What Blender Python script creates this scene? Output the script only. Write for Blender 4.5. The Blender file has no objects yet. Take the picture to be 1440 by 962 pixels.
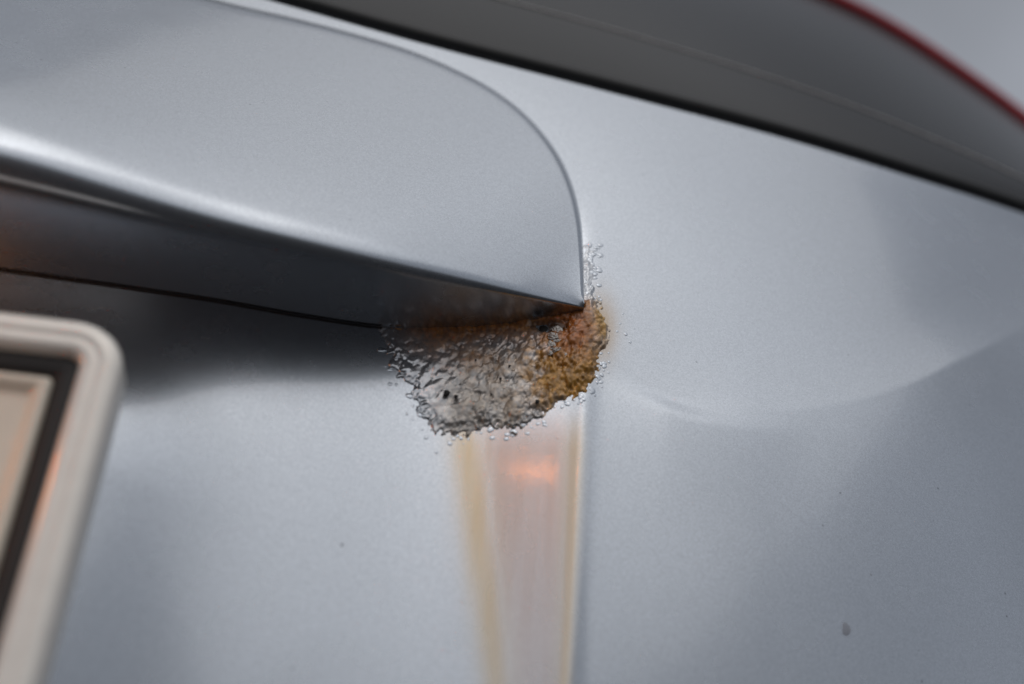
import bpy, math, random
import numpy as np
from mathutils import Matrix, Vector

random.seed(7)
rng = np.random.default_rng(7)
scn = bpy.context.scene
C = scn.collection

# ------------------------------------------------------------------ camera
FPX, CX, CY = 2000.0, 720.0, 481.0
YAW, PITCH, ROLL = math.radians(13), math.radians(36), math.radians(4.3)
fwd = np.array([math.sin(YAW)*math.cos(PITCH), math.cos(YAW)*math.cos(PITCH), math.sin(PITCH)])
r0 = np.array([math.cos(YAW), -math.sin(YAW), 0.0])
u0 = np.cross(r0, fwd)
R_ = math.cos(ROLL)*r0 + math.sin(ROLL)*u0
U_ = math.cos(ROLL)*u0 - math.sin(ROLL)*r0
def ray(px, py):
    px = np.asarray(px, float); py = np.asarray(py, float)
    return ((px-CX)/FPX)[..., None]*R_ - ((py-CY)/FPX)[..., None]*U_ + fwd
CAM = -0.40*ray(822, 440)                       # the rusty corner is the world origin
cam_d = bpy.data.cameras.new('camera'); cam = bpy.data.objects.new('camera', cam_d); C.objects.link(cam)
cam_d.lens = 50; cam_d.sensor_width = 36; cam_d.clip_start = 0.01; cam_d.clip_end = 5000
cam_d.dof.use_dof = True; cam_d.dof.focus_distance = 0.398; cam_d.dof.aperture_fstop = 5.2
m = Matrix.Identity(4)
for i in range(3):
    m[i][0] = R_[i]; m[i][1] = U_[i]; m[i][2] = -fwd[i]; m[i][3] = CAM[i]
cam.matrix_world = m
scn.camera = cam

# ------------------------------------------------------------------ sky and sun
SUN_EL, SUN_ROT = math.radians(52), math.radians(188)
w = bpy.data.worlds.new('World'); scn.world = w; w.use_nodes = True
nt = w.node_tree; N = nt.nodes; L = nt.links
bg = N['Background']
sky = N.new('ShaderNodeTexSky'); sky.sky_type = 'NISHITA'; sky.sun_disc = False
sky.sun_elevation = SUN_EL; sky.sun_rotation = SUN_ROT
sky.dust_density = 6.0; sky.air_density = 1.0; sky.ozone_density = 1.0
hs = N.new('ShaderNodeHueSaturation'); hs.inputs['Saturation'].default_value = 0.32
tc = N.new('ShaderNodeTexCoord'); cl = N.new('ShaderNodeTexNoise')
cl.inputs['Scale'].default_value = 2.2; cl.inputs['Detail'].default_value = 5
mr = N.new('ShaderNodeMapRange'); mr.inputs['From Min'].default_value = 0.35; mr.inputs['From Max'].default_value = 0.7
mr.inputs['To Min'].default_value = 0.82; mr.inputs['To Max'].default_value = 1.5
mul = N.new('ShaderNodeVectorMath'); mul.operation = 'SCALE'
mo = N.new('ShaderNodeMapping'); mo.inputs['Location'].default_value = (1.3, 0.0, 0.0)
L.new(tc.outputs['Generated'], mo.inputs['Vector']); L.new(mo.outputs['Vector'], cl.inputs['Vector']); L.new(cl.outputs['Fac'], mr.inputs['Value'])
L.new(sky.outputs['Color'], hs.inputs['Color']); oc = N.new('ShaderNodeMix'); oc.data_type = 'RGBA'; oc.inputs['Factor'].default_value = 0.77      # thin even cloud in front of the blue
oc.inputs['B'].default_value = (2.7, 2.88, 3.25, 1); L.new(hs.outputs['Color'], oc.inputs['A'])
L.new(oc.outputs['Result'], mul.inputs[0]); L.new(mr.outputs['Result'], mul.inputs['Scale'])
L.new(mul.outputs['Vector'], bg.inputs['Color'])
bg.inputs['Strength'].default_value = 0.10
sd = bpy.data.lights.new('sun', 'SUN'); sd.energy = 0.5; sd.angle = math.radians(84); sd.color = (1, 0.98, 0.95)
so = bpy.data.objects.new('sun', sd); C.objects.link(so)
# the Nishita sun stands at azimuth sun_rotation measured from +Y towards +X
sdir = Vector((math.sin(SUN_ROT)*math.cos(SUN_EL), math.cos(SUN_ROT)*math.cos(SUN_EL), math.sin(SUN_EL)))
so.rotation_euler = (-sdir).to_track_quat('-Z', 'Y').to_euler()
vs = scn.view_settings
vs.view_transform = 'Standard'; vs.look = 'None'; vs.gamma = 1; vs.use_curve_mapping = False
vs.exposure = -0.06

# ------------------------------------------------------------------ body surface  y = F(x, z)
def sp(t, wd):                                   # softplus of width wd
    return wd*np.logaddexp(0.0, np.asarray(t, float)/wd)
def sst(a, b, t):
    q = np.clip((t-a)/(b-a), 0, 1); return q*q*(3-2*q)
PRESS, DENT = -0.13, 0.075
CREASE = None                                    # z of the body line right of the garnish, as a function of x
def F(x, z, recess=True):
    x = np.asarray(x, float); z = np.asarray(z, float)
    xe = np.clip(x, -0.3, 0.25); ze = np.clip(z, -0.3, 0.14)
    y = xe*xe/2.2 + 2*xe*(x-xe)/2.2 + 0.10*z + 0.5*ze*ze + ze*(z-ze)
    y = y + 0.48*sp(np.minimum(x, 0.2)-0.05, 0.02)**2*(1-sst(0.10, 0.16, z)) + 0.05*sp(-z, 0.010)
    if not recess: return y
    # recess for the number plate: a soft wall left of a nearly upright edge
    xc = 0.0005 + 0.015*z
    t = xc - x
    k = 1 - sst(0.02, 0.05, z)
    wall = 0.28*(sp(t, 0.0010) - sp(t-0.031, 0.011)) - 0.00055*np.exp(-((x-xc-0.0006)/0.0026)**2)*sst(0.012, 0.03, -z)
    y = y + k*wall
    y = y - k*0.08*sp(t-0.036, 0.010)
    # raised pad that carries the number plate
    y = y - 0.42*(sp(-x-0.092, 0.008) - sp(-x-0.122, 0.006))*sst(0.022, 0.080, -z)
    if CREASE is not None:
        zc = np.interp(x, CREASE[0], CREASE[1])
        d = zc - z
        # soft pressed line: the metal turns down towards it from above and snaps back below
        kx = sst(0.004, 0.050, x)
        y = y + kx*PRESS*(sp(d+0.030, 0.008)**2/0.06*(1-sst(-0.001, 0.001, d)) + sst(-0.001, 0.001, d)*(0.030**2/0.06)*(1-sst(0.0, 0.10, d)))
        # shallow crease under the corner: a small facet turned to the left, easing back to the right and below
        hx = (sp(x-0.0040, 0.0010) - sp(x-0.0235, 0.0010))*(1-sst(0.0250, 0.070, x))
        wz = sst(-0.001, 0.0075, d)*np.exp(-(sp(d-0.003, 0.002)/0.024)**2)
        y = y - DENT*hx*wz
    return y
def hit(px, py, off=0.0, it=40, recess=True):
    """point where the ray through a pixel of the photograph meets the body surface, `off` metres in front of it"""
    r = ray(px, py); off = np.asarray(off, float)
    t = np.full(r.shape[:-1], 0.40)
    for _ in range(it):
        p = CAM + t[..., None]*r
        e = p[..., 1] - (F(p[..., 0], p[..., 2], recess) - off)
        t = t - 0.8*e/r[..., 1]
    return CAM + t[..., None]*r
def nrm(x, z, h=3e-4):
    fx = (F(x+h, z)-F(x-h, z))/(2*h); fz = (F(x, z+h)-F(x, z-h))/(2*h)
    n = np.stack([fx, -np.ones_like(fx), fz], -1)
    return n/np.linalg.norm(n, axis=-1, keepdims=True)
def pix(P):
    q = np.asarray(P) - CAM
    dz = q@fwd
    return CX + FPX*(q@R_)/dz, CY - FPX*(q@U_)/dz
cl_px = np.array([(822, 500), (860, 518), (900, 542), (945, 566), (1020, 580), (1100, 583), (1180, 574), (1280, 543), (1380, 495), (1440, 466), (1560, 400)], float)
cpt = hit(cl_px[:, 0], cl_px[:, 1])
CREASE = (cpt[:, 0].copy(), cpt[:, 2].copy())
_xs = np.linspace(CREASE[0][0], CREASE[0][-1], 400); _zs = np.interp(_xs, *CREASE)
_k = np.hanning(61); _k /= _k.sum()
_zs = np.convolve(np.pad(_zs, 30, mode='edge'), _k, mode='valid')
CREASE = (_xs, _zs)

# ------------------------------------------------------------------ mesh helpers
def link(name, me, mat=None, parent=None):
    o = bpy.data.objects.new(name, me); C.objects.link(o)
    if mat is not None and len(me.materials) == 0: me.materials.append(mat)
    if parent is not None: o.parent = parent
    return o
def mesh(name, V, Fc, smooth=True):
    me = bpy.data.meshes.new(name)
    me.from_pydata([tuple(v) for v in V], [], [tuple(f) for f in Fc])
    if smooth: me.polygons.foreach_set('use_smooth', [True]*len(me.polygons))
    me.update(); return me
def grid(P, flip=False, keep=None, closed=False):
    """P: (nu, nv, 3) -> verts, faces"""
    nu, nv = P.shape[:2]
    idx = np.arange(nu*nv).reshape(nu, nv)
    if closed: idx = np.concatenate([idx, idx[:, :1]], 1)
    q = np.stack([idx[:-1, :-1], idx[1:, :-1], idx[1:, 1:], idx[:-1, 1:]], -1).reshape(-1, 4)
    if keep is not None: q = q[keep.reshape(-1)]
    if flip: q = q[:, ::-1]
    return P.reshape(-1, 3), q.tolist()
def compact(V, Fc, *attrs):
    Fa = np.array(Fc); used = np.unique(Fa); mp = -np.ones(len(V), int); mp[used] = np.arange(len(used))
    return (V[used], mp[Fa].tolist()) + tuple(a[used] for a in attrs)
def fattr(me, name, vals):
    a = me.attributes.new(name, 'FLOAT', 'POINT'); a.data.foreach_set('value', np.asarray(vals, np.float32).ravel())
def cattr(me, name, rgb):
    a = me.attributes.new(name, 'FLOAT_COLOR', 'POINT')
    rgba = np.concatenate([rgb, np.ones((len(rgb), 1))], 1).astype(np.float32); a.data.foreach_set('color', rgba.ravel())
def tube(pts, rad, n=10, squash=1.0):
    pts = np.asarray(pts, float); T = np.gradient(pts, axis=0); T /= np.linalg.norm(T, axis=1, keepdims=True)
    A = np.cross(T, np.array([0, 1.0, 0.0])); A /= np.linalg.norm(A, axis=1, keepdims=True); B = np.cross(T, A)
    rad = np.broadcast_to(rad, (len(pts),))
    th = np.linspace(0, 2*math.pi, n, endpoint=False)
    P = pts[:, None] + rad[:, None, None]*(np.cos(th)[None, :, None]*A[:, None] + squash*np.sin(th)[None, :, None]*B[:, None])
    return grid(P, closed=True)
def poly(pts, n):
    """smooth resampling of a pixel polyline, uniform in arc length (Catmull-Rom)"""
    p = np.asarray(pts, float); q = np.vstack([2*p[0]-p[1], p, 2*p[-1]-p[-2]])
    out = []
    for i in range(len(p)-1):
        a, b, c, d = q[i:i+4]; t = np.linspace(0, 1, 40, endpoint=False)[:, None]
        out.append(0.5*((2*b) + (-a+c)*t + (2*a-5*b+4*c-d)*t*t + (-a+3*b-3*c+d)*t**3))
    out.append(p[-1:]); o = np.vstack(out)
    s = np.concatenate([[0], np.cumsum(np.linalg.norm(np.diff(o, axis=0), axis=1))])
    return o, s
def at_s(o, s, t):
    return np.stack([np.interp(t, s, o[:, 0]), np.interp(t, s, o[:, 1])], -1)

# value noise on arrays
def vnoise(x, y, seed):
    r = np.random.default_rng(seed); T = r.random((256, 256))
    xi = np.floor(x).astype(int); yi = np.floor(y).astype(int); fx = x-xi; fy = y-yi
    fx = fx*fx*(3-2*fx); fy = fy*fy*(3-2*fy)
    g = lambda a, b: T[a % 256, b % 256]
    return (g(xi, yi)*(1-fx)+g(xi+1, yi)*fx)*(1-fy) + (g(xi, yi+1)*(1-fx)+g(xi+1, yi+1)*fx)*fy
def fbm(x, y, seed, o=4):
    s = 0; a = 0.5; n = 0
    for i in range(o):
        s = s + a*vnoise(x*2**i, y*2**i, seed+i); n += a; a *= 0.5
    return s/n

# ------------------------------------------------------------------ materials
def new_mat(name):
    mt = bpy.data.materials.new(name); mt.use_nodes = True
    return mt, mt.node_tree.nodes, mt.node_tree.links, mt.node_tree.nodes['Principled BSDF']
def paint_nodes(N, L, b, base=(0.48, 0.515, 0.562), rough=0.26, flake=0.11):
    tc = N.new('ShaderNodeTexCoord')
    fl = N.new('ShaderNodeTexVoronoi'); fl.inputs['Scale'].default_value = 3800
    bw = N.new('ShaderNodeSeparateColor'); L.new(fl.outputs['Color'], bw.inputs['Color'])
    cr = N.new('ShaderNodeMapRange'); cr.inputs['To Min'].default_value = 1-flake; cr.inputs['To Max'].default_value = 1+flake
    L.new(tc.outputs['Object'], fl.inputs['Vector']); L.new(bw.outputs['Red'], cr.inputs['Value'])
    hz = N.new('ShaderNodeTexNoise'); hz.inputs['Scale'].default_value = 90; hz.inputs['Detail'].default_value = 6
    L.new(tc.outputs['Object'], hz.inputs['Vector'])
    # sparse specks of dirt
    sv = N.new('ShaderNodeTexVoronoi'); sv.inputs['Scale'].default_value = 230; L.new(tc.outputs['Object'], sv.inputs['Vector'])
    s1 = N.new('ShaderNodeMapRange'); s1.inputs['From Min'].default_value = 0.03; s1.inputs['From Max'].default_value = 0.10; s1.inputs['To Min'].default_value = 0.42; s1.inputs['To Max'].default_value = 1.0
    L.new(sv.outputs['Distance'], s1.inputs['Value'])
    s2 = N.new('ShaderNodeSeparateColor'); L.new(sv.outputs['Color'], s2.inputs['Color'])
    s3 = N.new('ShaderNodeMath'); s3.operation = 'GREATER_THAN'; s3.inputs[1].default_value = 0.12; L.new(s2.outputs['Green'], s3.inputs[0])
    s4 = N.new('ShaderNodeMath'); s4.operation = 'MAXIMUM'; L.new(s1.outputs['Result'], s4.inputs[0]); L.new(s3.outputs['Value'], s4.inputs[1])
    s5 = N.new('ShaderNodeMath'); s5.operation = 'MULTIPLY'; L.new(s4.outputs['Value'], s5.inputs[0]); L.new(cr.outputs['Result'], s5.inputs[1])
    sc = N.new('ShaderNodeVectorMath'); sc.operation = 'SCALE'; sc.inputs[0].default_value = base
    L.new(s5.outputs['Value'], sc.inputs['Scale'])
    rr = N.new('ShaderNodeMapRange'); rr.inputs['To Min'].default_value = rough-0.04; rr.inputs['To Max'].default_value = rough+0.05
    L.new(hz.outputs['Fac'], rr.inputs['Value']); L.new(rr.outputs['Result'], b.inputs['Roughness'])
    # road film: very fine dust on the lacquer
    cd = N.new('ShaderNodeMapRange'); cd.inputs['To Min'].default_value = 0.03; cd.inputs['To Max'].default_value = 0.10
    L.new(hz.outputs['Fac'], cd.inputs['Value']); L.new(cd.outputs['Result'], b.inputs['Coat Roughness'])
    # orange peel of the lacquer
    op = N.new('ShaderNodeTexNoise'); op.inputs['Scale'].default_value = 700; op.inputs['Detail'].default_value = 2
    L.new(tc.outputs['Object'], op.inputs['Vector'])
    bp = N.new('ShaderNodeBump'); bp.inputs['Strength'].default_value = 0.05; bp.inputs['Distance'].default_value = 0.0003
    L.new(op.outputs['Fac'], bp.inputs['Height']); L.new(bp.outputs['Normal'], b.inputs['Coat Normal']); 
    b.inputs['Metallic'].default_value = 0.95; b.inputs['Coat Weight'].default_value = 0.8
    return sc
def mat_paint(name, **k):
    mt, N, L, b = new_mat(name)
    sc = paint_nodes(N, L, b, **k); L.new(sc.outputs['Vector'], b.inputs['Base Color']); return mt
def mat_stained(name):
    mt, N, L, b = new_mat(name)
    sc = paint_nodes(N, L, b)
    ca = N.new('ShaderNodeAttribute'); ca.attribute_name = 'stain_colour'
    fa = N.new('ShaderNodeAttribute'); fa.attribute_name = 'stain'
    tc = N.new('ShaderNodeTexCoord'); mp = N.new('ShaderNodeMapping'); mp.inputs['Scale'].default_value = (420, 420, 14)
    nz = N.new('ShaderNodeTexNoise'); nz.inputs['Scale'].default_value = 1; nz.inputs['Detail'].default_value = 4
    L.new(tc.outputs['Object'], mp.inputs['Vector']); L.new(mp.outputs['Vector'], nz.inputs['Vector'])
    mr = N.new('ShaderNodeMapRange'); mr.inputs['From Min'].default_value = 0.3; mr.inputs['From Max'].default_value = 0.7
    mr.inputs['To Min'].default_value = 0.8; mr.inputs['To Max'].default_value = 1.12
    L.new(nz.outputs['Fac'], mr.inputs['Value'])
    mu = N.new('ShaderNodeMath'); mu.operation = 'MULTIPLY'; mu.use_clamp = True
    L.new(mr.outputs['Result'], mu.inputs[0]); L.new(fa.outputs['Fac'], mu.inputs[1])
    mx = N.new('ShaderNodeMix'); mx.data_type = 'RGBA'
    L.new(mu.outputs['Value'], mx.inputs['Factor']); L.new(sc.outputs['Vector'], mx.inputs['A']); L.new(ca.outputs['Color'], mx.inputs['B'])
    L.new(mx.outputs['Result'], b.inputs['Base Color'])
    me = N.new('ShaderNodeMapRange'); me.inputs['To Min'].default_value = 0.95; me.inputs['To Max'].default_value = 0.45
    L.new(mu.outputs['Value'], me.inputs['Value']); L.new(me.outputs['Result'], b.inputs['Metallic'])
    return mt
def mat_rust(name):
    mt, N, L, b = new_mat(name)
    ca = N.new('ShaderNodeAttribute'); ca.attribute_name = 'rust_colour'
    fa = N.new('ShaderNodeAttribute'); fa.attribute_name = 'rust'
    tc = N.new('ShaderNodeTexCoord')
    nz = N.new('ShaderNodeTexNoise'); nz.inputs['Scale'].default_value = 900; nz.inputs['Detail'].default_value = 5
    L.new(tc.outputs['Object'], nz.inputs['Vector'])
    mr = N.new('ShaderNodeMapRange'); mr.inputs['From Min'].default_value = 0.3; mr.inputs['From Max'].default_value = 0.7
    mr.inputs['To Min'].default_value = 0.65; mr.inputs['To Max'].default_value = 1.3
    L.new(nz.outputs['Fac'], mr.inputs['Value'])
    sc = N.new('ShaderNodeVectorMath'); sc.operation = 'SCALE'; L.new(ca.outputs['Color'], sc.inputs[0]); L.new(mr.outputs['Result'], sc.inputs['Scale'])
    mx = N.new('ShaderNodeMix'); mx.data_type = 'RGBA'; mx.inputs['A'].default_value = (0.42, 0.44, 0.47, 1)
    L.new(fa.outputs['Fac'], mx.inputs['Factor']); L.new(sc.outputs['Vector'], mx.inputs['B'])
    L.new(mx.outputs['Result'], b.inputs['Base Color'])
    me = N.new('ShaderNodeMapRange'); me.inputs['To Min'].default_value = 0.8; me.inputs['To Max'].default_value = 0.05
    L.new(fa.outputs['Fac'], me.inputs['Value']); L.new(me.outputs['Result'], b.inputs['Metallic'])
    ro = N.new('ShaderNodeMapRange'); ro.inputs['To Min'].default_value = 0.19; ro.inputs['To Max'].default_value = 0.4
    L.new(fa.outputs['Fac'], ro.inputs['Value']); L.new(ro.outputs['Result'], b.inputs['Roughness'])
    cw = N.new('ShaderNodeMapRange'); cw.inputs['To Min'].default_value = 0.9; cw.inputs['To Max'].default_value = 0.38
    L.new(fa.outputs['Fac'], cw.inputs['Value']); L.new(cw.outputs['Result'], b.inputs['Coat Weight']); b.inputs['Coat Roughness'].default_value = 0.08
    bp = N.new('ShaderNodeBump'); bp.inputs['Strength'].default_value = 0.12; bp.inputs['Distance'].default_value = 0.0004
    L.new(nz.outputs['Fac'], bp.inputs['Height']); L.new(bp.outputs['Normal'], b.inputs['Normal'])
    return mt
def mat_simple(name, col, rough=0.5, metal=0.0, coat=0.0, coat_rough=0.03, noise=0.12, scale=200, emit=None, es=0):
    mt, N, L, b = new_mat(name)
    tc = N.new('ShaderNodeTexCoord'); nz = N.new('ShaderNodeTexNoise'); nz.inputs['Scale'].default_value = scale; nz.inputs['Detail'].default_value = 4
    L.new(tc.outputs['Object'], nz.inputs['Vector'])
    mr = N.new('ShaderNodeMapRange'); mr.inputs['From Min'].default_value = 0.3; mr.inputs['From Max'].default_value = 0.7
    mr.inputs['To Min'].default_value = 1-noise; mr.inputs['To Max'].default_value = 1+noise
    L.new(nz.outputs['Fac'], mr.inputs['Value'])
    sc = N.new('ShaderNodeVectorMath'); sc.operation = 'SCALE'; sc.inputs[0].default_value = col; L.new(mr.outputs['Result'], sc.inputs['Scale'])
    L.new(sc.outputs['Vector'], b.inputs['Base Color'])
    b.inputs['Roughness'].default_value = rough; b.inputs['Metallic'].default_value = metal
    b.inputs['Coat Weight'].default_value = coat; b.inputs['Coat Roughness'].default_value = coat_rough
    if emit: b.inputs['Emission Color'].default_value = (*emit, 1); b.inputs['Emission Strength'].default_value = es
    return mt
M_PANEL = mat_stained('silver_paint_stained')
M_PAINT = mat_paint('silver_paint')
M_BLIS = mat_paint('blister_paint', rough=0.2)
M_RUST = mat_rust('blistered_rust')
M_GLASS = mat_simple('tinted_glass', (0.009, 0.0085, 0.0085), 0.26, 0, 0.0, noise=0.03)
M_GLASS.node_tree.nodes['Principled BSDF'].inputs['Specular IOR Level'].default_value = 0.34
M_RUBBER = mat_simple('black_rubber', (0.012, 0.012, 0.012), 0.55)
M_RED = mat_simple('red_trim', (0.36, 0.006, 0.016), 0.45)
M_RIM = mat_simple('pale_rim', (0.86, 0.81, 0.74), 0.30, 0.2, 0.5, noise=0.03)
M_BLACK = mat_simple('black_plastic', (0.010, 0.009, 0.009), 0.6)
M_PLATE = mat_simple('plate_sheet', (0.86, 0.77, 0.64), 0.4, 0.0, 0.2, noise=0.03)
M_FLAKE = mat_simple('dead_paint', (0.60, 0.57, 0.53), 0.5, 0.2, 0.4, noise=0.35, scale=1500)
M_PIT = mat_simple('dark_pit', (0.008, 0.006, 0.005), 0.7)
M_CHIP = mat_simple('chipped_primer', (0.34, 0.36, 0.41), 0.5)
M_LAMP = mat_simple('amber_lamp_lens', (0.8, 0.3, 0.08), 0.3, emit=(1.0, 0.32, 0.05), es=24.0)
M_LINE = mat_simple('heating_line', (0.42, 0.41, 0.40), 0.6)
M_ASPH = mat_simple('asphalt', (0.032, 0.032, 0.034), 0.8, noise=0.35, scale=60)

# ------------------------------------------------------------------ ground (seen only mirrored in the paint)
g = mesh('ground', [(-900, -900, -0.95), (900, -900, -0.95), (900, 900, -0.95), (-900, 900, -0.95)], [(0, 1, 2, 3)], False)
go = link('ground', g, M_ASPH); go['kind'] = 'structure'

# ------------------------------------------------------------------ the tailgate
gate = bpy.data.objects.new('car_tailgate', None); C.objects.link(gate)
gate['label'] = 'silver car tailgate with bubbling orange rust under the end of its handle strip'
gate['category'] = 'car tailgate'

W_px = [(-700, -290), (-400, -212), (-100, -130), (200, -48), (380, 0), (600, 62), (850, 127), (1100, 193), (1300, 254), (1440, 300), (1650, 378), (1850, 462)]
Wo, Ws = poly(W_px, 0)
Wt = at_s(Wo, Ws, np.linspace(0, Ws[-1], 300))
W3 = hit(Wt[:, 0], Wt[:, 1])
NX, NZ = 560, 330
xs = np.linspace(-0.33, 0.215, NX)
ztop = np.interp(xs, W3[:, 0], W3[:, 2])
v = np.linspace(0, 1, NZ)
X = np.repeat(xs[:, None], NZ, 1); Z = -0.24 + (ztop[:, None]+0.24)*v[None, :]
P = np.stack([X, F(X, Z), Z], -1)
# folded flanges along all four edges so the sheet has an edge
def flange(P):
    top = P[:, -1:, :].copy(); t1 = top + [0, .0012, .0007]; t2 = top + [0, .02, .002]
    bot = P[:, :1, :].copy(); b1 = bot + [0, .0012, -.0007]; b2 = bot + [0, .02, -.001]
    P = np.concatenate([b2, b1, P, t1, t2], 1)
    l = P[:1].copy(); l1 = l + [-.0007, .0012, 0]; l2 = l + [-.001, .02, 0]
    r = P[-1:].copy(); q1 = r + [.0007, .0012, 0]; q2 = r + [.001, .02, 0]
    return np.concatenate([l2, l1, P, q1, q2], 0)
P = flange(P)
V, Fc = grid(P)
me = mesh('tailgate_panel', V, Fc)
# rust run-off: where the water carries it down the recess wall
ppx, ppy = pix(V)
below = sst(560, 640, ppy)
def band(c0, c1, w0, w1, y0=600, y1=962):
    t = (ppy-y0)/(y1-y0); c = c0+(c1-c0)*t; wd = np.clip(w0+(w1-w0)*t, 4, 400)
    return np.exp(-((ppx-c)/wd)**2)
left = band(655, 700, 26, 24)*below*(ppx < 822)
right = band(808, 792, 13, 11)*below
mid = (sst(655, 690, ppx - 0.11*(ppy-600))*(1-sst(806, 822, ppx+0.055*(ppy-600)))) * below * (1-0.45*sst(640, 980, ppy))
halo = np.exp(-(((ppx-842)/22)**2 + ((ppy-462)/42)**2))
fade = 1-0.3*sst(700, 1000, ppy)
wsum = 0.75*left + 0.9*right + 0.62*mid + 1e-6
tan = np.array([0.60, 0.45, 0.25]); pink = np.array([0.42, 0.27, 0.20]); och = np.array([0.45, 0.27, 0.08])
col = ((0.75*left*1)[:, None]*tan + (0.9*right)[:, None]*tan + (0.62*mid)[:, None]*pink + (halo*0.8)[:, None]*och)/(wsum+halo*0.8)[:, None]
amt = np.clip(np.maximum.reduce([left*0.78*fade, right*0.85*fade, mid*0.62, halo*0.8]), 0, 1)
fattr(me, 'stain', amt); cattr(me, 'stain_colour', col)
panel = link('tailgate_panel', me, M_PANEL, gate)

# ------------------------------------------------------------------ handle garnish
T_px = [(-700, -232), (-400, -172), (-100, -98), (150, -42), (310, 0), (420, 26), (500, 47), (570, 68), (630, 92), (690, 123), (740, 161), (780, 208), (804, 256), (817, 308), (821, 360), (822, 400), (822, 424)]
B_px = [(-700, 62), (-400, 143), (-200, 194), (0, 243), (200, 291), (400, 337), (600, 383), (750, 417), (800, 428), (821, 433)]
K_px = [(-700, 274), (-400, 320), (-200, 350), (0, 379), (150, 400), (300, 422), (420, 443), (530, 459), (620, 463), (700, 459), (760, 451), (821, 441)]
To, Ts = poly(T_px, 0); Bo, Bs = poly(B_px, 0); Ko, Ks = poly(K_px, 0)
NU = 420
uu = np.linspace(0, 1, NU); uu = 1-(1-uu)**1.5
Tp = at_s(To, Ts, Ts[-1]*uu)
sfr = (1-uu)                                     # 0 at the right tip
Bp = at_s(Bo, Bs, Bs[-1]*(1-sfr)); Kp = at_s(Ko, Ks, Ks[-1]*(1-sfr))
fr = Bs[-1]*sfr                                   # pixels from the right tip along the lower edge
# depth of the garnish: its underside is level from the seam to the front edge
Kh = hit(Kp[:, 0], Kp[:, 1]); rB = ray(Bp[:, 0], Bp[:, 1])
tB = (Kh[:, 2] - 0.0035*sst(0, 500, fr) - CAM[2])/rB[:, 2]; PB = CAM + tB[:, None]*rB
D = np.clip(F(PB[:, 0], PB[:, 2], False) - PB[:, 1], 0.0, 0.075)
D = np.maximum(D, 0.0030)
_k = np.hanning(41); _k /= _k.sum(); D = np.convolve(np.pad(D, 20, mode='edge'), _k, mode='valid')
D_front = D
lipe = 0.0020 + 0.0028*np.exp(-((Tp[:, 0]-822)/70)**2)
lenTB = np.maximum(np.linalg.norm(Bp-Tp, axis=1), 1.0)
secs = []
lipw = np.minimum(9.0/lenTB, 0.35)
fac_len = 6 + 66*np.minimum(sp((fr-300)/600, 0.12), 1.15)
crease_v = np.clip(1 - fac_len/lenTB, 0.4, 0.999)
D = D*(1+0.07*sst(450, 850, fr)) + 0.34*fac_len*0.0002*sst(450, 900, fr)
print('garnish depth', D_front[::42], 'lamp px', pix(hit(-480, 268, 0.043)))
def face_pt(vv):
    vv = np.broadcast_to(vv, (NU,))
    pxy = Tp + (Bp-Tp)*vv[:, None]
    d = lipe + (D-lipe)*(1-(1-vv)**(1.06 + 0.19*sst(250, 700, fr)))
    d = d - 0.07*D*np.clip((vv-0.62)/0.38, 0, 1)**2*sst(450, 850, fr)
    d = d - 0.34*sp((vv-crease_v)*lenTB*0.0002, 0.0006)*sst(450, 900, fr)
    return pxy, d
rho = 0.09 + 0.03*sst(0, 700, fr)
rows = []
rows.append(hit(Tp[:, 0], Tp[:, 1], -0.0012))
for a in (0.0, 0.25, 0.5, 0.75, 1.0):
    ang = a*math.pi/2
    vv = lipw*(1-math.cos(ang))
    pxy, d = face_pt(vv)
    rows.append(hit(pxy[:, 0], pxy[:, 1], d*math.sin(ang), recess=False))
for a in np.linspace(0, 1, 46)[1:]:
    vv = lipw + (1-rho-lipw)*a
    pxy, d = face_pt(vv); rows.append(hit(pxy[:, 0], pxy[:, 1], d, recess=False))
A0 = rows[-1]
pxy, d = face_pt(np.ones(NU)); B0 = hit(pxy[:, 0], pxy[:, 1], d, recess=False); K0 = hit(Kp[:, 0], Kp[:, 1], 0.0)
rb = 0.13 + 0.10*sst(0, 700, fr)
A2 = B0 + (K0-B0)*rb[:, None]
for a in np.linspace(0, 1, 16)[1:]:
    rows.append((1-a)**2*A0 + 2*a*(1-a)*B0 + a*a*A2)
for a in np.linspace(0, 1, 14)[1:]:
    rows.append(A2 + (K0-A2)*a)
rows.append(K0 + [0, 0.004, 0])
P = np.stack(rows, 1)
V, Fc = grid(P, flip=True)
garn = link('handle_garnish', mesh('handle_garnish', V, Fc), M_PAINT, gate)

# thin black tube standing in for the shaded gap between garnish and panel
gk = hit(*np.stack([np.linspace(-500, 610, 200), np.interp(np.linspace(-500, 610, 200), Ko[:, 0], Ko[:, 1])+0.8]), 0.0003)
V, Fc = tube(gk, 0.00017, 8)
link('seam_shadow_line', mesh('seam_shadow_line', V, Fc), M_RUBBER, gate)

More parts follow.
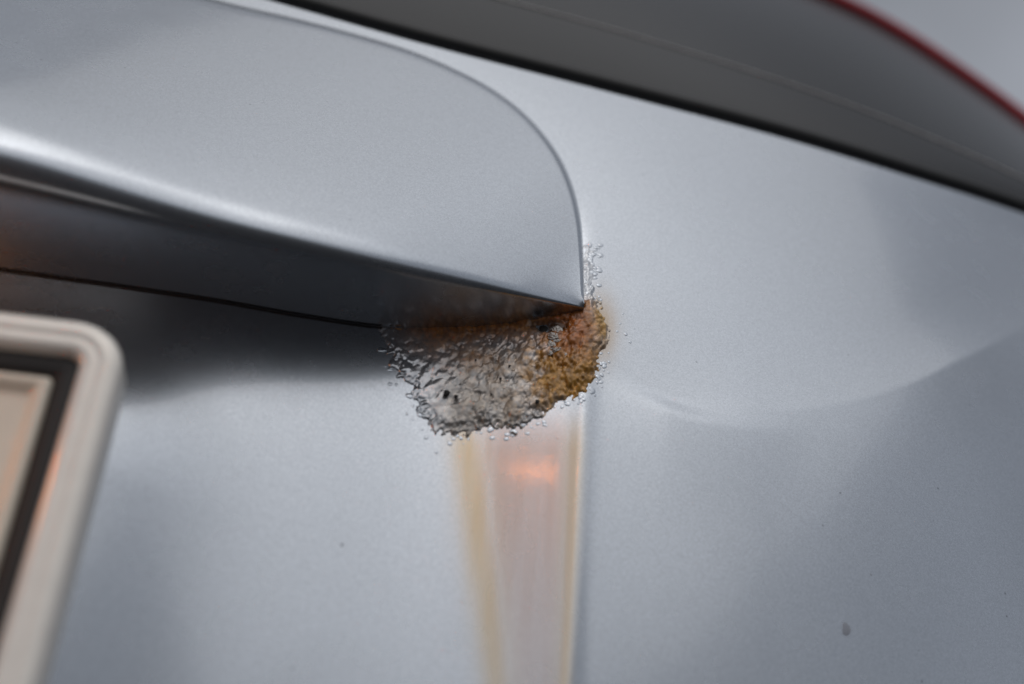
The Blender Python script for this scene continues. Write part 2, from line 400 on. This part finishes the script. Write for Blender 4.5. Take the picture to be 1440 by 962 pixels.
# ------------------------------------------------------------------ rear window, seal, red trim, heating lines
Rr_px = [(-700, -480), (-300, -400), (300, -268), (800, -138), (1000, -70), (1160, -2), (1250, 43), (1340, 101), (1440, 174), (1560, 275), (1680, 380)]
Ro, Rs = poly(Rr_px, 0)
NW = 260
q = np.linspace(0, 1, NW)
Wp = at_s(Wo, Ws, Ws[-1]*0.955*q); Rp = at_s(Ro, Rs, Rs[-1]*q)
upn = np.array([0.26, -0.966])
def glass_pt(vv):
    pxy = Wp + upn*6 + (Rp-Wp-upn*6)*vv
    return hit(pxy[:, 0], pxy[:, 1], -(0.004 + 0.04*(1-math.sqrt(max(0, 1-(0.985*vv)**2)))))
vvs = np.sin(np.linspace(0, math.pi/2, 60))
rows = [glass_pt(a) for a in vvs]
G = np.stack(rows, 1)
G2 = np.concatenate([G, G[:, ::-1] + np.array([0, 0.0035, -0.001])], 1)
V, Fc = grid(G2, closed=True)
win = link('rear_window', mesh('rear_window', V, Fc), M_GLASS, gate)
for vv in (0.34,):
    pts = glass_pt(vv) + np.array([0, -0.0002, 0])
    V, Fc = tube(pts, 0.00055, 6, 0.5)
    link('heating_line', mesh('heating_line', V, Fc), M_LINE, win)
sp_px = Wp + upn*9
S3 = hit(sp_px[:, 0], sp_px[:, 1], -0.0015)
V, Fc = tube(S3, 0.0027, 14)
link('window_seal', mesh('window_seal', V, Fc), M_RUBBER, gate)
V, Fc = tube(glass_pt(1.0) + np.array([0, 0.0, 0.0012]), 0.0048, 12)
link('glass_edge_trim', mesh('glass_edge_trim', V, Fc), M_RED, gate)

# ------------------------------------------------------------------ rusty blistered patch
step = 1.15
gx = np.arange(505, 885, step); gy = np.arange(325, 640, step)
GX, GY = np.meshgrid(gx, gy, indexing='ij')
outline = np.array([(520, 452), (536, 478), (543, 505), (556, 530), (572, 548), (580, 566), (588, 586), (605, 604), (632, 614), (656, 612), (676, 604), (700, 602), (724, 612), (744, 598), (768, 585), (800, 566), (826, 552), (840, 530), (846, 508), (858, 488), (859, 462), (852, 436), (843, 418), (842, 395), (839, 360), (833, 342), (815, 342), (812, 420), (700, 440), (600, 446)], float)
def sdist(px, py, poly_):
    d = np.full(px.shape, 1e9); inside = np.zeros(px.shape, bool)
    n = len(poly_)
    for i in range(n):
        a = poly_[i]; b = poly_[(i+1) % n]; e = b-a
        t = np.clip(((px-a[0])*e[0]+(py-a[1])*e[1])/(e@e), 0, 1)
        d = np.minimum(d, np.hypot(px-a[0]-t*e[0], py-a[1]-t*e[1]))
        c = ((a[1] > py) != (b[1] > py)) & (px < (b[0]-a[0])*(py-a[1])/(b[1]-a[1]+1e-12)+a[0])
        inside ^= c
    return np.where(inside, d, -d)
sd_ = sdist(GX, GY, outline)
edge = sd_ + 9*(fbm(GX/9, GY/9, 3)-0.5)*2 + 4*(vnoise(GX/3.5, GY/3.5, 11)-0.5)*2
strip = np.exp(-((GX-832)/14)**2)*(1-sst(405, 425, GY))    # thin blisters up the garnish end
env = sst(0, 8, edge)
H = np.zeros_like(GX)
ox, oy = 800.0, 430.0
GXW = GX + 7*(fbm(GX/11, GY/11, 201, 3)-0.5) + 3*(vnoise(GX/4, GY/4, 203)-0.5); GYW = GY + 7*(fbm(GX/11, GY/11, 205, 3)-0.5) + 3*(vnoise(GX/4, GY/4, 207)-0.5)
def stamp(cx, cy, r, asp, ang, h, sharp=0.5):
    global H
    R = r*asp+7
    i0, i1 = np.searchsorted(gx, [cx-R, cx+R]); j0, j1 = np.searchsorted(gy, [cy-R, cy+R])
    if i1-i0 < 2 or j1-j0 < 2: return
    dx = GXW[i0:i1, j0:j1]-cx; dy = GYW[i0:i1, j0:j1]-cy
    a = (dx*math.cos(ang)+dy*math.sin(ang))/(r*asp); b = (-dx*math.sin(ang)+dy*math.cos(ang))/r
    q = 1-(a*a+b*b)
    dome = h*np.clip(q, 0, 1)**sharp
    sub = H[i0:i1, j0:j1]
    H[i0:i1, j0:j1] = np.maximum(sub, dome)
def inside_edge(cx, cy):
    i = int((cx-gx[0])/step); j = int((cy-gy[0])/step)
    if 0 <= i < len(gx) and 0 <= j < len(gy): return sd_[i, j]
    return -99
for k in range(7500):
    cx = rng.uniform(515, 875); cy = rng.uniform(340, 620)
    e = inside_edge(cx, cy)
    if e < 0.5: continue
    lf = 1-sst(600, 720, cx)                     # bigger, smoother folds at the left end
    q_ = rng.random()
    r = rng.uniform(6, 14) if q_ < 0.05+0.10*lf else (rng.uniform(3.0, 6.2) if q_ < 0.45 else rng.uniform(1.3, 2.8))
    if cy < 420: r *= 0.6
    r = min(r, 2.2+0.5*e)
    ang = math.atan2(cy-oy, cx-ox) + rng.normal(0, 0.6)
    asp = rng.uniform(1.0, 1.9)
    base = 2.2*vnoise(np.array(cx/8), np.array(cy/8), 61) + 1.5*vnoise(np.array(cx/17), np.array(cy/17), 62)
    stamp(cx, cy, r, asp, ang, float(base) + min(r, 7)*rng.uniform(0.40, 0.80), 0.5)
# long wrinkles pulled downwards from the corner
for k in range(45):
    cx = rng.uniform(560, 835); cy = rng.uniform(468, 585)
    if inside_edge(cx, cy) < 6: continue
    ang = math.atan2(cy-oy, cx-ox)
    stamp(cx, cy, rng.uniform(2, 4), rng.uniform(2.5, 4.5), ang + rng.normal(0, 0.3), rng.uniform(4, 6.5), 0.6)
H_body = H.copy(); H = np.zeros_like(GX)
# rims of burst bubbles at the lower edge
for cx, cy, r, a in [(622, 600, 17, 1.25), (612, 584, 10, 1.2), (655, 603, 12, 1.3), (640, 588, 11, 1.4), (690, 597, 9, 1.2), (725, 603, 9, 1.25), (733, 590, 8, 1.2), (600, 566, 9, 1.2), (583, 556, 7, 1.3), (705, 586, 8, 1.3), (757, 585, 7, 1.2), (548, 489, 9, 1.6), (556, 515, 8, 1.5)]:
    stamp(cx, cy, r, a, 0.2, r*0.5, 0.45)
def ring(cx, cy, r, asp, h):
    global H
    q = np.hypot((GX-cx)/(r*asp), (GY-cy)/r); q = q + 0.10*(vnoise(GX/7, GY/7, 97)-0.5)
    H = np.where(q < 1.25, np.maximum(H*np.clip(q, 0.35, 1), h*np.exp(-((q-0.82)/0.16)**2) + 0.45*h*(q < 0.82)*(1-(q/0.82)**2) + 0.25*h*np.clip(1-q, 0, 1)), H)
for a_ in [(624, 599, 15, 1.5, 7), (657, 603, 12, 1.5, 5.5), (626, 584, 10, 1.3, 6), (726, 604, 9, 0.95, 5.5), (738, 588, 8, 0.9, 5), (598, 575, 9, 1.2, 5), (545, 490, 9, 1.5, 4.5), (700, 597, 8, 1.1, 4.5), (756, 582, 7, 0.9, 4.5), (584, 555, 7, 1.2, 4.5), (640, 600, 8, 1.1, 5)]: ring(*a_)
RIM = H.copy(); H = np.maximum(H_body, RIM)
soft = fbm(GX/26, GY/26, 21)
H = H + 5*soft*env + 0.7*(vnoise(GX/2.2, GY/2.2, 31)-0.5)*sst(600, 700, GX)
hole = np.exp(-(((GX-772)/27)**2 + ((GY-462)/9)**2)**2)
pull = 1+0.9*np.exp(-(((GX-790)/60)**2+((GY-500)/60)**2))
Hpx = np.maximum(H*sst(0, 22, edge), RIM*sst(0, 3, edge))*pull*0.75*(0.6+0.4*sst(580, 690, GX)) - 9*hole*env - 1.2*(1-env)
Hpx = np.where(GY < 425, Hpx*0.55 - 0.4, Hpx)
keep_v = edge > -1.5
keep_f = keep_v[:-1, :-1] | keep_v[1:, 1:]
Pb = hit(GX, GY, 0.0, 30)
Nn = nrm(Pb[..., 0], Pb[..., 2])
Pr = Pb + Nn*(Hpx*0.00020)[..., None]
V, Fc = grid(Pr, flip=True, keep=keep_f)
# colours: laid down by how far the corrosion has got
KY = np.interp(GX, Ko[:, 0], Ko[:, 1])
n1 = fbm(GX/13, GY/13, 41); n2 = fbm(GX/5, GY/5, 51)
seam = np.exp(-(np.clip(GY-KY, 0, 200)/(14+40*n1))**1.4)*sst(535, 620, GX)*(GX < 828)*(GY > KY-16)
core = np.exp(-(((GX-803)/36)**2+((GY-465)/36)**2))
och_ = np.exp(-(((GX-790)/76)**2+((GY-520)/66)**2))*sst(600, 790, GX + 240*(n1-0.5) + 40*(n2-0.5))
lobe = np.exp(-(((GX-844)/20)**2+((GY-455)/40)**2))*(GX > 818)*(0.35+0.65*sst(0, 12, edge))
mid_ = sst(585, 660, GX)*(1-sst(720, 770, GX))*sst(470, 500, GY)
amount = np.clip(np.maximum.reduce([0.98*seam, 1.7*core, 1.35*och_, 1.1*lobe, 0.62*mid_*(0.6+0.8*n1), 0.5*sst(0.50, 0.68, n1)*mid_]) * (0.75+0.6*n2), 0, 1)
c_dark = np.array([0.42, 0.18, 0.048]); c_rust = np.array([0.36, 0.085, 0.008]); c_och = np.array([0.47, 0.235, 0.04]); c_bei = np.array([0.36, 0.295, 0.225]); c_yel = np.array([0.72, 0.47, 0.13])
wts = np.stack([1.3*seam*(0.6+n2) + 2.5*hole, 2.6*core*(0.5+1.0*n1), 1.1*och_*(0.5+n2), 0.55*mid_, 1.2*lobe], -1) + 1e-5
wts = wts**1.25; wts /= wts.sum(-1, keepdims=True)
colr = wts@np.stack([c_dark, c_rust, c_och, c_bei, c_yel])
colr = colr*((0.35+1.3*fbm(GX/4, GY/6, 71))*(1-0.85*hole))[..., None]
crev = sst(1.0, 5.0, H)                           # low in the cracks between blisters, where the colour goes darker
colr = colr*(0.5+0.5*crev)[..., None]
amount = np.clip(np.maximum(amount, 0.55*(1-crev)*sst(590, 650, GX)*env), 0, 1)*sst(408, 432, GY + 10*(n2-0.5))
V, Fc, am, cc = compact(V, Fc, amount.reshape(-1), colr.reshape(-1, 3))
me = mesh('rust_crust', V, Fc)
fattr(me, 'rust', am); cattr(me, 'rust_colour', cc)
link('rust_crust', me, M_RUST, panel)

# thin line of rust-stained sealer squeezed out along the seam
sx = np.linspace(545, 745, 90); sy = np.interp(sx, Ko[:, 0], Ko[:, 1]) + 1.5 + 1.2*(vnoise(sx/7, sx*0, 91)-0.5)
S3 = hit(sx, sy, 0.0002)
V, Fc = tube(S3, 0.00016 + 0.00022*vnoise(sx/9, sx*0, 92), 8)
M_SEAL = mat_simple('stained_sealer', (0.42, 0.24, 0.09), 0.4, 0, 0.5, noise=0.4, scale=600)
link('seam_sealer', mesh('seam_sealer', V, Fc), M_SEAL, panel)
# ------------------------------------------------------------------ single blisters, pits, flake, chips
def dome_mesh(name, nseg=14, nr=6, wob=0.12, seed=0):
    r = np.random.default_rng(seed); V = [(0, 0, 1.0)]; Fc = []
    ph = r.uniform(0, 6.28, 3)
    for j in range(1, nr+1):
        a = j/nr*math.pi/2
        for i in range(nseg):
            th = 2*math.pi*i/nseg; k = 1+wob*(math.sin(2*th+ph[0])+0.6*math.sin(3*th+ph[1]))*math.sin(a)
            V.append((k*math.sin(a)*math.cos(th), k*math.sin(a)*math.sin(th), math.cos(a)-0.12*(j == nr)))
    for i in range(nseg): Fc.append((0, 1+i, 1+(i+1) % nseg))
    for j in range(nr-1):
        for i in range(nseg):
            a = 1+j*nseg+i; b = 1+j*nseg+(i+1) % nseg; Fc.append((a, a+nseg, b+nseg, b))
    return mesh(name, V, Fc)
def plant(name, me, mat, px, py, r, h, rot=0.0, asp=1.0, lift=0.0):
    p = hit(px, py); n = nrm(p[0], p[2]); z = Vector(n); x = Vector((1, 0, 0)); x = (x - z*x.dot(z)).normalized(); y = z.cross(x)
    o = link(name, me, mat, panel)
    Mx = Matrix((( *x, 0), (*y, 0), (*z, 0), (0, 0, 0, 1))).transposed()
    q = p + n*lift
    o.matrix_world = Matrix.Translation(Vector(q)) @ Mx @ Matrix.Rotation(rot, 4, 'Z') @ Matrix.Diagonal((r*asp, r, h, 1))
    return o
bl = [dome_mesh('paint_blister', seed=i) for i in range(5)]
PXM = 0.0002
spots = [(592, 582, 5, 1.3), (576, 557, 4, 1.2), (722, 608, 5, 0.9), (736, 597, 4, 0.85), (690, 604, 4, 1.2), (833, 549, 5, 0.8), (841, 530, 4, 0.8), (846, 512, 3.5, 1), (537, 492, 4, 1.4), (548, 520, 3, 1.2),
         (880, 470, 2.6, 1), (886, 481, 2.2, 1), (872, 455, 1.8, 1), (876, 441, 1.6, 1), (868, 466, 1.8, 1), (892, 462, 1.3, 1)]
for k in range(46):                                # the narrow run of blisters beside the garnish end
    t = rng.random()
    spots.append((826 + 21*rng.random()**1.4, 343 + 80*t, rng.uniform(1.3, 4.2), rng.uniform(0.7, 1.3)))
for k in range(34):                                # small blisters scattered outside the ragged rim
    j_ = rng.integers(2, 14); f_ = rng.random(); q0, q1 = outline[j_], outline[j_+1]; c_ = q0 + (q1-q0)*f_
    dv = c_ - np.array([700.0, 480.0]); dv /= np.linalg.norm(dv); c_ = c_ + dv*abs(rng.normal(0, 9))
    spots.append((c_[0], c_[1], rng.uniform(0.9, 3.0), rng.uniform(0.8, 1.3)))
for k in range(40):
    a = rng.uniform(0, math.pi*0.9)
    spots.append((800 + 62*math.cos(a)*rng.uniform(0.7, 1.08), 495 + 72*math.sin(a)*rng.uniform(0.8, 1.1), rng.uniform(1.2, 3.6), rng.uniform(0.7, 1.2)))
for i, (x, y, r, asp) in enumerate(spots):
    plant('paint_blister', bl[i % 5], M_BLIS, x, y, r*PXM*1.1, r*PXM*(0.27 if r < 5 else 0.2), rng.uniform(0, 0.5), asp)
pit = dome_mesh('rust_pit', 10, 3, 0.2, 9)
for x, y, r, lf in [(627, 558, 4.5, 9), (640, 563, 2.8, 9), (703, 538, 2, 9), (755, 570, 3, 9), (690, 560, 1.6, 9), (716, 520, 1.8, 9), (668, 512, 1.3, 9), (764, 463, 7, -1), (779, 460, 6, -1), (754, 465, 4, 0)]:
    plant('rust_pit', pit, M_PIT, x, y, r*PXM, r*PXM*0.4, 0.3, 1.2, lf*PXM)
# grey flake of dead paint hanging in the hole
r = np.random.default_rng(5)
V = []; n_t, n_p = 40, 28
for j in range(n_p+1):
    for i in range(n_t):
        th = 2*math.pi*i/n_t; ph = math.pi*j/n_p
        d = np.array([math.sin(ph)*math.cos(th), math.sin(ph)*math.sin(th), math.cos(ph)])
        k = 0.70 + 1.1*(fbm(np.array(d[0]*3.3+9), np.array(d[1]*3.3+d[2]*4.3+9), 77, 5)-0.42)
        V.append(d*k)
V = np.array(V).reshape(n_p+1, n_t, 3)
Vv, Fc = grid(V, closed=True)
fl = mesh('paint_flake', Vv, Fc)
for x, y, rr, asp, rot in [(783, 470, 11, 0.8, 0.2), (779, 479, 12, 0.8, 0.9), (787, 486, 9, 0.7, 1.3), (774, 490, 10, 0.75, 0.5), (783, 497, 9, 0.7, 2.0), (791, 503, 7, 0.8, 1.1), (772, 500, 6, 0.8, 0.3)]:
    plant('paint_flake', fl, M_FLAKE, x, y, rr*PXM, rr*0.55*PXM, rot, asp, 7*PXM)
chip = dome_mesh('paint_chip', 12, 3, 0.22, 4)
for x, y, r in [(1190, 885, 8), (480, 171, 0), (481, 766, 2.0), (1225, 808, 1.6)]:
    if r: plant('paint_chip', chip, M_CHIP, x, y, r*PXM, r*PXM*0.10, 0.5, 1.0)

# ------------------------------------------------------------------ plate lamp under the garnish (left of the frame, its glow is in view)
lp = hit(-500, 250, 0.056)
V, Fc = tube([lp + np.array([dx, 0, -0.001]) for dx in np.linspace(-0.02, 0.02, 12)], 0.0045*np.sqrt(np.clip(1-np.linspace(-0.98, 0.98, 12)**4, 0.02, 1)), 14)
link('plate_lamp', mesh('plate_lamp', V, Fc), M_LAMP, gate)

# ------------------------------------------------------------------ number plate in its holder
def line_plane(a, b): return np.cross(ray(*a), ray(*b))
n1_ = line_plane((0, 435), (100, 447)); n2_ = line_plane((170, 520), (52, 962))
d1 = np.cross(n1_, [0, 0, 1.0]); d1 /= np.linalg.norm(d1); d1 *= np.sign(d1[0])
d2 = np.cross(n2_, d1); d2 /= np.linalg.norm(d2); d2 *= -np.sign(d2[2])         # downwards
nn = np.cross(d1, d2); nn *= -np.sign(nn[1])*-1 if nn[1] > 0 else 1
if nn[1] > 0: nn = -nn
corner_ray = np.cross(n1_, n2_); corner_ray *= np.sign(corner_ray@fwd)
pc = hit(*pix(CAM + corner_ray*0.3), 0.0415, recess=False)
plate = bpy.data.objects.new('number_plate', None); C.objects.link(plate)
print('plate axes', d1, d2, nn, pc)
plate.matrix_world = Matrix((( *d1, 0), (*-d2, 0), (*nn, 0), (0, 0, 0, 1))).transposed()
plate.location = Vector(pc)
plate['label'] = 'pale number plate in a rounded light grey rim, warm lit, at the left edge'
plate['category'] = 'number plate'
PW, PH = 0.36, 0.13
def rrect(x0, y0, x1, y1, r, n=12):
    pts = []
    for cx, cy, a0 in [(x1-r, y1-r, 0), (x0+r, y1-r, 90), (x0+r, y0+r, 180), (x1-r, y0+r, 270)]:
        for i in range(n+1):
            a = math.radians(a0+90*i/n); pts.append((cx+r*math.cos(a), cy+r*math.sin(a)))
    return np.array(pts)
def loft(prof, r_out):
    """prof: list of (inset, height) along the rim from outside to inside"""
    rows = []
    for ins, h in prof:
        p = rrect(-PW+ins, -PH+ins, -ins, -ins, max(r_out-ins, 0.0012))
        rows.append(np.concatenate([p, np.full((len(p), 1), h)], 1))
    P = np.stack(rows, 0)
    return grid(P, closed=True)
mm = 0.001
V, Fc = loft([(0, -9*mm), (0, -1.5*mm), (0.4*mm, -0.6*mm), (1.2*mm, 0), (3.2*mm, 0.5*mm), (4.4*mm, 0.45*mm), (4.9*mm, 0.1*mm), (5.4*mm, 0.3*mm), (7.4*mm, 0.2*mm), (8.6*mm, -0.4*mm), (9.2*mm, -1.3*mm), (9.3*mm, -4*mm)], 12*mm)
link('plate_rim', mesh('plate_rim', V, Fc), M_RIM, plate)
V, Fc = loft([(9.0*mm, -2.2*mm), (9.6*mm, -1.9*mm), (13.2*mm, -2.6*mm), (14.2*mm, -3.4*mm), (14.4*mm, -7*mm)], 12*mm)
link('plate_channel', mesh('plate_channel', V, Fc), M_BLACK, plate)
prof = [(14.1*mm, -6.5*mm), (14.3*mm, -2.9*mm), (14.8*mm, -2.1*mm), (16.0*mm, -1.9*mm), (17.2*mm, -2.8*mm), (18.2*mm, -3.9*mm), (18.7*mm, -4.0*mm), (19.4*mm, -4.0*mm), (21*mm, -4.0*mm), (30*mm, -4.0*mm), (60*mm, -4.0*mm)]
V, Fc = loft(prof, 15*mm)
nlast = len(rrect(0, 0, 1, 1, .1)); base = len(V)-nlast
Fc.append(tuple(range(base, base+nlast)))
link('plate_sheet', mesh('plate_sheet', V, Fc), M_PLATE, plate)
# ends of the frame are closed at the back
bp = rrect(-PW+0.2*mm, -PH+0.2*mm, -0.2*mm, -0.2*mm, 11.8*mm)
V = np.concatenate([bp, np.full((len(bp), 1), -8.8*mm)], 1)
link('plate_back', mesh('plate_back', V, [tuple(range(len(V)))[::-1]], False), M_BLACK, plate)

# ------------------------------------------------------------------ amber street lamp behind the viewer, mirrored in the stained recess wall
g_p = hit(742, 664); g_n = nrm(g_p[0], g_p[2]); g_r = ray(742, 664); g_r /= np.linalg.norm(g_r)
g_d = g_r - 2*(g_r@g_n)*g_n
head = g_p + g_d*15.0
print('street lamp', head)
lamp = bpy.data.objects.new('street_lamp', None); C.objects.link(lamp)
gz = -0.95; fx, fy = head[0]-0.2, head[1]-1.6
lamp.location = (fx, fy, gz)
lamp['label'] = 'tall street lamp whose lit amber head is mirrored in the stained paint'
lamp['category'] = 'street lamp'
M_POLE = mat_simple('galvanised_steel', (0.35, 0.36, 0.37), 0.5, 0.6)
M_AMB = mat_simple('amber_lens', (0.8, 0.35, 0.1), 0.3, emit=(1.0, 0.30, 0.07), es=50.0)
hz_ = head[2]-gz
V, Fc = tube([(0.001*t, 0.001*t, hz_*t) for t in np.linspace(0, 1.01, 10)], np.linspace(0.09, 0.05, 10), 12)
link('pole', mesh('pole', V, Fc), M_POLE, lamp)
V, Fc = tube([(0.0+0.2*t, 1.6*t, hz_+0.12) for t in np.linspace(-0.03, 0.9, 8)], 0.035, 10)
link('arm', mesh('arm', V, Fc), M_POLE, lamp)
bm_v = [(-.24, -.45, .10), (.24, -.45, .10), (.20, .40, .07), (-.20, .40, .07), (-.16, -.38, .20), (.16, -.38, .20), (.12, .30, .17), (-.12, .30, .17)]
bm_v = [(x+0.2, y+1.6, z+hz_) for x, y, z in bm_v]
link('lamp_head', mesh('lamp_head', bm_v, [(0, 3, 2, 1), (4, 5, 6, 7), (0, 1, 5, 4), (1, 2, 6, 5), (2, 3, 7, 6), (3, 0, 4, 7)], False), M_POLE, lamp)
V, Fc = tube([(0.2+t*0.17, 1.6, hz_+0.02) for t in np.linspace(-1, 1, 14)], 0.055*np.sqrt(np.clip(1-np.linspace(-0.98, 0.98, 14)**4, 0.02, 1)), 14)
link('lamp_lens', mesh('lamp_lens', V, Fc), M_AMB, lamp)
